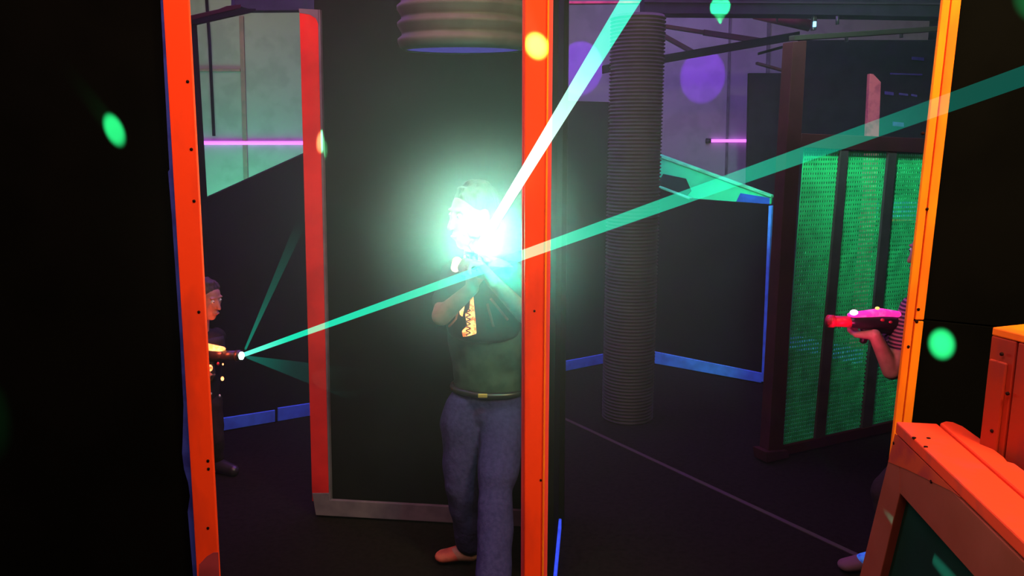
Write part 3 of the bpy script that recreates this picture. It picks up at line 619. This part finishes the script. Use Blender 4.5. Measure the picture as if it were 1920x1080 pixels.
# vest
vest_b = bmesh.new()
chain(vest_b, [(chest + Vector((0, 0, .085)), (.165, .118, .07)), (chest + Vector((0, 0, -.03)), (.166, .124, .08)), (P(908, 618, 3.05), (.150, .122, .05))], TB)
chain(vest_b, [(shR + Vector((.02, 0, .025)), (.05, .07, .04)), (chest + Vector((-.09, -.05, .05)), .05)])
chain(vest_b, [(shL + Vector((-.02, 0, .025)), (.05, .07, .04)), (chest + Vector((.09, -.05, .05)), .05)])
vest = skin('laser_vest', vest_b, VESTM, mp, .006, 4)
def vpt(px, py, Y=2.90): return P(px, py, Y)
def lights_part(name, polypx, Y, m, thick=.012, par=None):
    return prism(name, [P(a, b, Y) for a, b in polypx], (0, thick, 0), m, mp if par is None else par, .002)
lp = lights_part('light_panel', [(882, 560), (887, 556), (891, 600), (893, 626), (880, 630), (868, 632), (866, 622), (876, 612), (872, 590), (880, 580)], 2.885, OLED2, .02)
lp['label'] = 'glowing orange chest light panel'
lights_part('light_strip', [(860, 570), (866, 562), (871, 575), (867, 594), (862, 590)], 2.875, OLED, .01)
lights_part('light_strip', [(876, 544), (888, 544), (886, 557), (877, 558)], 2.87, OLED2, .01)
sh_led = bmesh.new(); add_hull(sh_led, [(P(857, 490, 2.90), (.017, .014, .016)), (P(854, 502, 2.90), (.016, .014, .016))]); from_bm('shoulder_light', sh_led, glow('shoulder_led', (1, .6, .3), 5, (1, .6, .3)), mp, True)['label'] = 'glowing shoulder light'
sh_led = bmesh.new(); add_hull(sh_led, [(P(872, 481, 2.86), (.004, .004, .004)), (P(878, 477, 2.86), (.003, .003, .004))]); from_bm('small_light', sh_led, glow('small_led', (1, .75, .6), 3), mp, True)
tube('cable', [P(858, 585, 2.87), P(855, 598, 2.86), P(848, 606, 2.86), P(842, 612, 2.88)], .004, mat('glossy_red_cable', (.7, .12, .08)), mp, 8)
for a, b in (((914, 570), (925, 612)), ((920, 560), (952, 600))):
    tube('strap', [P(a[0], a[1], 2.89), P(b[0], b[1], 2.91)], .005, mat('red_webbing', (.32, .07, .06)), mp, 8)
# coil cable under the chest panel
coil = [P(878 + 4*math.sin(i*.9), 580 + i*1.2, 2.865 + .008*math.cos(i*.9)) for i in range(42)]
tube('coiled_cable', coil, .0022, BLK, mp, 6)
# --- child with gun at left -----------------------------------------------
mz1 = P(452, 667, 3.85)
hip = P(366, 760, 4.0); kid = thing('person', Vector((hip.x, hip.y, 0)), 'child half hidden by the left orange post, aiming a laser gun to the right', 'person')
fwk = Vector((.85, -.35, -.25)); hc = P(386, 562, 3.98); k = .86
spk, kq, KB = head_specs(hc, fwk, k)
b = bmesh.new()
for s_ in spk: add_hull(b, s_)
TK = frame((.7, -.7, 0)); ch = P(374, 660, 4.02)
chain(b, [(hc + KB @ Vector((0, -.02, -.06)), .04), (P(376, 620, 4.02), .042)])
chain(b, [(ch + Vector((0, 0, .05)), (.115, .075, .06)), (ch, (.11, .075, .07)), (hip, (.105, .08, .07))], TK)
s1, s2 = ch + Vector((-.08, -.09, .06)), ch + Vector((.06, .10, .06))
gun1, T1 = blaster('laser gun with glowing orange top held by the child on the left', mz1, Vector((.93, -.30, .06)), OLED, 1.2, BLK, LENS)
w1, w2 = T1(-.10, -.02, -.10), T1(.07, .03, -.11)
e1, e2 = (s1+w1)/2 + Vector((-.06, -.02, -.09)), (s2+w2)/2 + Vector((-.02, .03, -.10))
chain(b, [(s1, .036), (e1, .028), (w1, .019)]); chain(b, [(s2, .036), (e2, .028), (w2, .019)])
hand(b, w1, T1(-.03, 0, -.07) - w1, T1(0, 0, 0) - T1(0, -1, 0), 1, .8, (.8, 1.2, .9))
hand(b, w2, T1(.11, 0, -.06) - w2, T1(0, 0, 0) - T1(0, 1, 0), -1, .8, (.8, 1.2, .9))
for sx in (-1, 1):
    o_ = Vector((sx*.06, sx*.03, 0)); f_ = Vector((hip.x, hip.y, 0)) + o_*1.2
    chain(b, [(hip + o_, .065), (hip + o_ + Vector((.02, -.02, -hip.z*.5)), .045), (f_ + Vector((0, 0, .06)), .030)])
    chain(b, [(f_ + Vector((0, 0, .035)), .033), (f_ + Vector((.11, -.05, .025)), .024)])
skin('body', b, SKIN, kid, .0045, 3)
face_parts(kid, kq, KB, k, 0, fwk)
b = bmesh.new(); chain(b, [(ch + Vector((0, 0, .07)), (.13, .09, .05)), (ch, (.125, .09, .07)), (hip, (.12, .092, .05))], TK)
chain(b, [(s1, .045), (e1, .038), (e1 + (w1-e1)*.7, .032)]); chain(b, [(s2, .045), (e2, .038), (e2 + (w2-e2)*.7, .032)]); skin('long_sleeved_top', b, BLKC, kid, .006, 3, .012, .08)
b = bmesh.new(); chain(b, [(hip + Vector((0, 0, -.03)), (.12, .095, .06)), (hip + Vector((0, 0, -.08)), (.115, .09, .05))], TK)
for sx in (-1, 1):
    o_ = Vector((sx*.06, sx*.03, 0)); f_ = Vector((hip.x, hip.y, 0)) + o_*1.2
    chain(b, [(hip + o_, .072), (hip + o_ + Vector((.02, -.02, -hip.z*.5)), .056), (f_ + Vector((0, 0, .09)), .045)])
skin('trousers', b, KHAKI, kid, .006, 3, .02, .08)
for sx in (-1, 1):
    o_ = Vector((sx*.06, sx*.03, 0)); f_ = Vector((hip.x, hip.y, 0)) + o_*1.2
    b = bmesh.new(); chain(b, [(f_ + Vector((0, 0, .042)), .040), (f_ + Vector((.11, -.05, .03)), .030)]); skin('shoe', b, BLK, kid, .004, 3)
b = bmesh.new(); chain(b, [(ch + Vector((0, 0, .06)), (.132, .10, .045)), (ch + Vector((0, 0, -.03)), (.13, .10, .06))], TK); skin('laser_vest', b, VESTM, kid, .006, 3)
for (x, y, r, m_) in ((409, 682, .006, REDP), (418, 683, .004, OLED), (417, 710, .008, OLED), (394, 690, .012, OLED2), (396, 738, .004, EYEM), (412, 742, .005, EYEM), (394, 746, .004, OLED2)):
    bb = bmesh.new(); add_hull(bb, [(P(x, y, 3.80), (r, r, r*1.4))]); from_bm('vest_light', bb, m_, kid, True)
# --- player at right --------------------------------------------------------
hip = P(1735, 830, 3.25); rp = thing('person', Vector((hip.x, hip.y, 0)), 'person in a striped top behind the amber post holding a magenta-lit laser gun', 'person')
fwr = Vector((-1, -.1, -.12)); hc = P(1748, 475, 3.22); k = .93
spr, rq, RB = head_specs(hc, fwr, k)
muz = P(1553, 602, 3.02); gd = P(1553, 602, 3.02) - P(1680, 606, 3.06)
REDBAR = mat('red_barrel_plastic', (.75, .02, .06), .4, .3)  # plain red base colour for the barrel
gun2, T2 = blaster('magenta glowing laser gun with a red barrel held by the person on the right', muz, gd, MLED, 1.02, REDBAR, REDP)
b = bmesh.new()
for s_ in spr: add_hull(b, s_)
TR = frame((-1, -.25, 0)); ch = P(1745, 640, 3.26)
chain(b, [(hc + RB @ Vector((0, -.02, -.06)), .045), (P(1752, 565, 3.24), .048)])
chain(b, [(ch + Vector((0, 0, .07)), (.135, .085, .07)), (ch, (.13, .088, .08)), (hip, (.125, .09, .08))], TR)
s1, s2 = P(1720, 582, 3.06), P(1752, 588, 3.40)
el = P(1672, 695, 3.02); wr = P(1640, 628, 3.00); wr2 = T2(-.075, .01, -.10); el2 = P(1715, 690, 3.30)
chain(b, [(s1, .05), (el + (s1-el)*.12, .043), (el, .036), (wr, .023)]); chain(b, [(s2, .045), (el2, .034), (wr2, .022)])
hand(b, wr, T2(.115, 0, -.05) - wr, Vector((0, .35, 1)), 1, .9, (.5, 1.0, .8))
hand(b, wr2, T2(-.02, 0, -.06) - wr2, T2(0, 0, 0) - T2(0, 1, 0), -1, .9, (.8, 1.2, .9))
toe = F(1580, 1062, .03); heel = F(1668, 1050, .045); foot2 = heel + Vector((.42, .22, 0))
kn = [(hip + heel)/2 + Vector((-.10, -.03, .05)), (hip + foot2)/2 + Vector((-.06, 0, .03))]
for (hh, kk, ff) in ((hip + Vector((-.02, -.07, -.03)), kn[0], heel), (hip + Vector((.02, .07, -.03)), kn[1], foot2)):
    chain(b, [(hh, .08), (kk, .052), (ff + Vector((0, 0, .04)), .035), (ff, .035)]); chain(b, [(ff + Vector((0, 0, -.01)), .034), (ff + Vector((-.17, -.01, -.018)), .026)])
skin('body', b, SKIN, rp, .0045, 3)
face_parts(rp, rq, RB, k, 0, fwr)
b = bmesh.new(); chain(b, [(ch + Vector((0, 0, .09)), (.145, .10, .05)), (ch, (.142, .10, .08)), (hip + Vector((0, 0, .03)), (.138, .102, .06))], TR)
chain(b, [(s1, .066), (s1 + (el-s1)*.55, .058)]); chain(b, [(s2, .058), (s2 + (el2-s2)*.6, .052)]); skin('striped_top', b, STRIPE, rp, .005, 3)
b = bmesh.new(); chain(b, [(hip + Vector((0, 0, -.02)), (.135, .105, .06)), (hip + Vector((0, 0, -.08)), (.13, .10, .06))], TR)
for (hh, kk, ff) in ((hip + Vector((-.02, -.07, -.03)), kn[0], heel), (hip + Vector((.02, .07, -.03)), kn[1], foot2)):
    chain(b, [(hh, .09), (kk, .068), (ff + Vector((.01, 0, .09)), .055)])
skin('trousers', b, KHAKI, rp, .006, 3, .02, .08)
for ff in (heel, foot2):
    b = bmesh.new(); chain(b, [(ff + Vector((.01, 0, .01)), (.045, .042, .042)), (ff + Vector((-.10, -.005, -.005)), (.04, .04, .034)), (ff + Vector((-.18, -.01, -.017)), (.036, .038, .024))]); sh = skin('shoe', b, mat('purple_grey_shoe', (.12, .05, .07)), rp, .004, 3)
    b = bmesh.new(); chain(b, [(ff + Vector((.0, -.012, .030)), (.045, .036, .036)), (ff + Vector((-.11, -.012, .006)), (.035, .034, .028))]); o = skin('shoe_upper', b, glow('lit_trainer_fabric', (.03, .22, 1), .9, (.08, .03, .9), 60) if False else WHITE, rp, .004, 2); o['label'] = 'bright blue shoe upper'
# small LEDs on the right gun
for (x, y, r, m_) in ((1601, 586, .011, glow('white_pink_led', (1, .75, 1), 4)), (1645, 578, .006, glow('amber_led', (1, .45, .1), 3)), (1655, 600, .006, REDP), (1670, 604, .005, REDP)):
    bb = bmesh.new(); add_hull(bb, [(P(x, y, 2.99), (r*1.4, r, r))]); from_bm('indicator_light', bb, m_, gun2, True)
# ------------------------------------------------------------------ laser beams (glowing light in the smoke)
def beam(name, label, A, Bp, rA, rB, stops, seg=32, group=None):
    A, Bp = Vector(A), Vector(Bp); Ln = (Bp-A).length
    bm = bmesh.new(); rings = []
    for j in range(2):
        r = (rA, rB)[j]
        rings.append([bm.verts.new((r*math.cos(2*math.pi*i/seg), r*math.sin(2*math.pi*i/seg), j*Ln)) for i in range(seg)])
    for i in range(seg): bm.faces.new((rings[0][i], rings[0][(i+1) % seg], rings[1][(i+1) % seg], rings[1][i]))
    me = bpy.data.meshes.new(name); bm.to_mesh(me); bm.free()
    m = bpy.data.materials.new('laser_light'); m.use_nodes = True; nt = m.node_tree; nt.nodes.clear()
    out = nt.nodes.new('ShaderNodeOutputMaterial'); em = nt.nodes.new('ShaderNodeEmission'); tr = nt.nodes.new('ShaderNodeBsdfTransparent'); ad = nt.nodes.new('ShaderNodeAddShader')
    tc = nt.nodes.new('ShaderNodeTexCoord'); sx = nt.nodes.new('ShaderNodeSeparateXYZ'); mr = nt.nodes.new('ShaderNodeMapRange'); rp_ = nt.nodes.new('ShaderNodeValToRGB')
    mr.inputs['From Max'].default_value = Ln
    nt.links.new(tc.outputs['Object'], sx.inputs[0]); nt.links.new(sx.outputs[2], mr.inputs['Value']); nt.links.new(mr.outputs[0], rp_.inputs[0])
    cr_ = rp_.color_ramp; mx = max(max(c) for _, c in stops)
    while len(cr_.elements) < len(stops): cr_.elements.new(.5)
    for el_, (p_, c_) in zip(cr_.elements, stops): el_.position = p_; el_.color = (*[v/mx for v in c_], 1)
    em.inputs[1].default_value = mx
    nt.links.new(rp_.outputs[0], em.inputs[0]); nt.links.new(em.outputs[0], ad.inputs[0]); nt.links.new(tr.outputs[0], ad.inputs[1]); nt.links.new(ad.outputs[0], out.inputs[0])
    m.cycles.emission_sampling = 'NONE'
    me.materials.append(m)
    for p in me.polygons: p.use_smooth = True
    o = bpy.data.objects.new(name, me); COL.objects.link(o); o.location = A
    o.rotation_euler = (Bp-A).to_track_quat('Z', 'Y').to_euler(); o.visible_shadow = True
    return tag(o, label, 'laser beam', group)
b1e = P(1960, 128, 1.02)
beam('laser_beam', 'long green laser beam from the left child gun across to the right edge', mz1, b1e, .0105, .0125,
     [(0, (.1, .6, .45)), (.2, (0, .40, .24)), (.69, (0, .35, .20)), (.79, (0, .25, .14)), (.90, (0, .13, .08)), (.97, (0, .038, .028))])
end2 = P(1208, -42, 1.15); 
beam('laser_beam', 'thick bright green laser beam rising from the standing player gun', mz, end2, .0125, .0135,
     [(0, (2.0, 3, 2.6)), (.5, (.5, .8, .7)), (.72, (.3, .55, .46)), (.87, (.02, .45, .30)), (1, (0, .42, .26))])
beam('laser_beam', 'faint narrow green ray rising from the left child gun', P(460, 655, 3.8), P(572, 400, 3.5), .005, .024,
     [(0, (.0, .10, .065)), (.4, (.0, .035, .022)), (.95, (0, 0, 0))])
beam('laser_beam', 'faint spreading green ray falling to the right of the left child gun', P(462, 669, 3.8), P(760, 745, 3.3), .006, .10,
     [(0, (.0, .055, .04)), (.3, (.0, .012, .009)), (.75, (0, 0, 0))])
# muzzle light of the standing player's gun
light('muzzle_light', 'SPOT', mz + gdir*.14, mz + gdir + Vector((-.2, -.1, .7)), 70, (.38, 1, .70), spot_size=math.radians(168), spot_blend=.8, shadow_soft_size=.012)
light('side_glow', 'POINT', P(952, 497, 2.58), None, 8, (0, 1, .68), shadow_soft_size=.01)
light('gun_glow', 'POINT', mz1 + Vector((-.12, -.05, .07)), None, 2.2, (1, .10, .03), shadow_soft_size=.03)
light('magenta_glow', 'POINT', P(1610, 640, 2.88), None, 1.6, (1, .03, .22), shadow_soft_size=.03)
# ------------------------------------------------------------------ haze
hz = boxp('smoke_haze', (-4.4, YW+.10, .005), (4.4, 7.3, 2.62), BLACK, bevel=0)
hz.data.materials.clear(); m = bpy.data.materials.new('thin_smoke'); m.use_nodes = True; nt = m.node_tree; nt.nodes.clear()
out = nt.nodes.new('ShaderNodeOutputMaterial'); vs = nt.nodes.new('ShaderNodeVolumeScatter'); vs.inputs['Density'].default_value = .006; vs.inputs['Color'].default_value = (.9, .95, .95, 1)
nt.links.new(vs.outputs[0], out.inputs['Volume']); hz.data.materials.append(m)
tag(hz, 'thin stage smoke hanging in the arena', 'smoke', kind='stuff')

# thicker smoke around the standing player
def puff(name, c, rad, dens, label):
    bm = bmesh.new(); bmesh.ops.create_icosphere(bm, subdivisions=4, radius=rad)
    me = bpy.data.meshes.new(name); bm.to_mesh(me); bm.free(); pf = bpy.data.objects.new(name, me); COL.objects.link(pf); pf.location = c
    m = bpy.data.materials.new('thick_smoke'); m.use_nodes = True; nt = m.node_tree; nt.nodes.clear()
    out = nt.nodes.new('ShaderNodeOutputMaterial'); vs = nt.nodes.new('ShaderNodeVolumeScatter'); vs.inputs['Color'].default_value = (.95, .97, .97, 1)
    tc = nt.nodes.new('ShaderNodeTexCoord'); vl = nt.nodes.new('ShaderNodeVectorMath'); vl.operation = 'LENGTH'
    mr = nt.nodes.new('ShaderNodeMapRange'); mr.interpolation_type = 'SMOOTHERSTEP'
    mr.inputs['From Min'].default_value = 0; mr.inputs['From Max'].default_value = rad*.96; mr.inputs['To Min'].default_value = dens; mr.inputs['To Max'].default_value = 0
    nt.links.new(tc.outputs['Object'], vl.inputs[0]); nt.links.new(vl.outputs['Value'], mr.inputs['Value']); nt.links.new(mr.outputs[0], vs.inputs['Density'])
    nt.links.new(vs.outputs[0], out.inputs['Volume']); me.materials.append(m)
    return tag(pf, label, 'smoke', kind='stuff')
puff('smoke_cloud', P(915, 400, 2.42), 1.25, .048, 'thicker patch of smoke lit green around the standing player')
puff('glow_puff', mz + gdir*.10 + Vector((-.01, 0, .0)), .50, .62, 'dense smoke puff added to hold the white muzzle glow of the standing player gun')  # extra smoke put in for the bright core of the muzzle glow
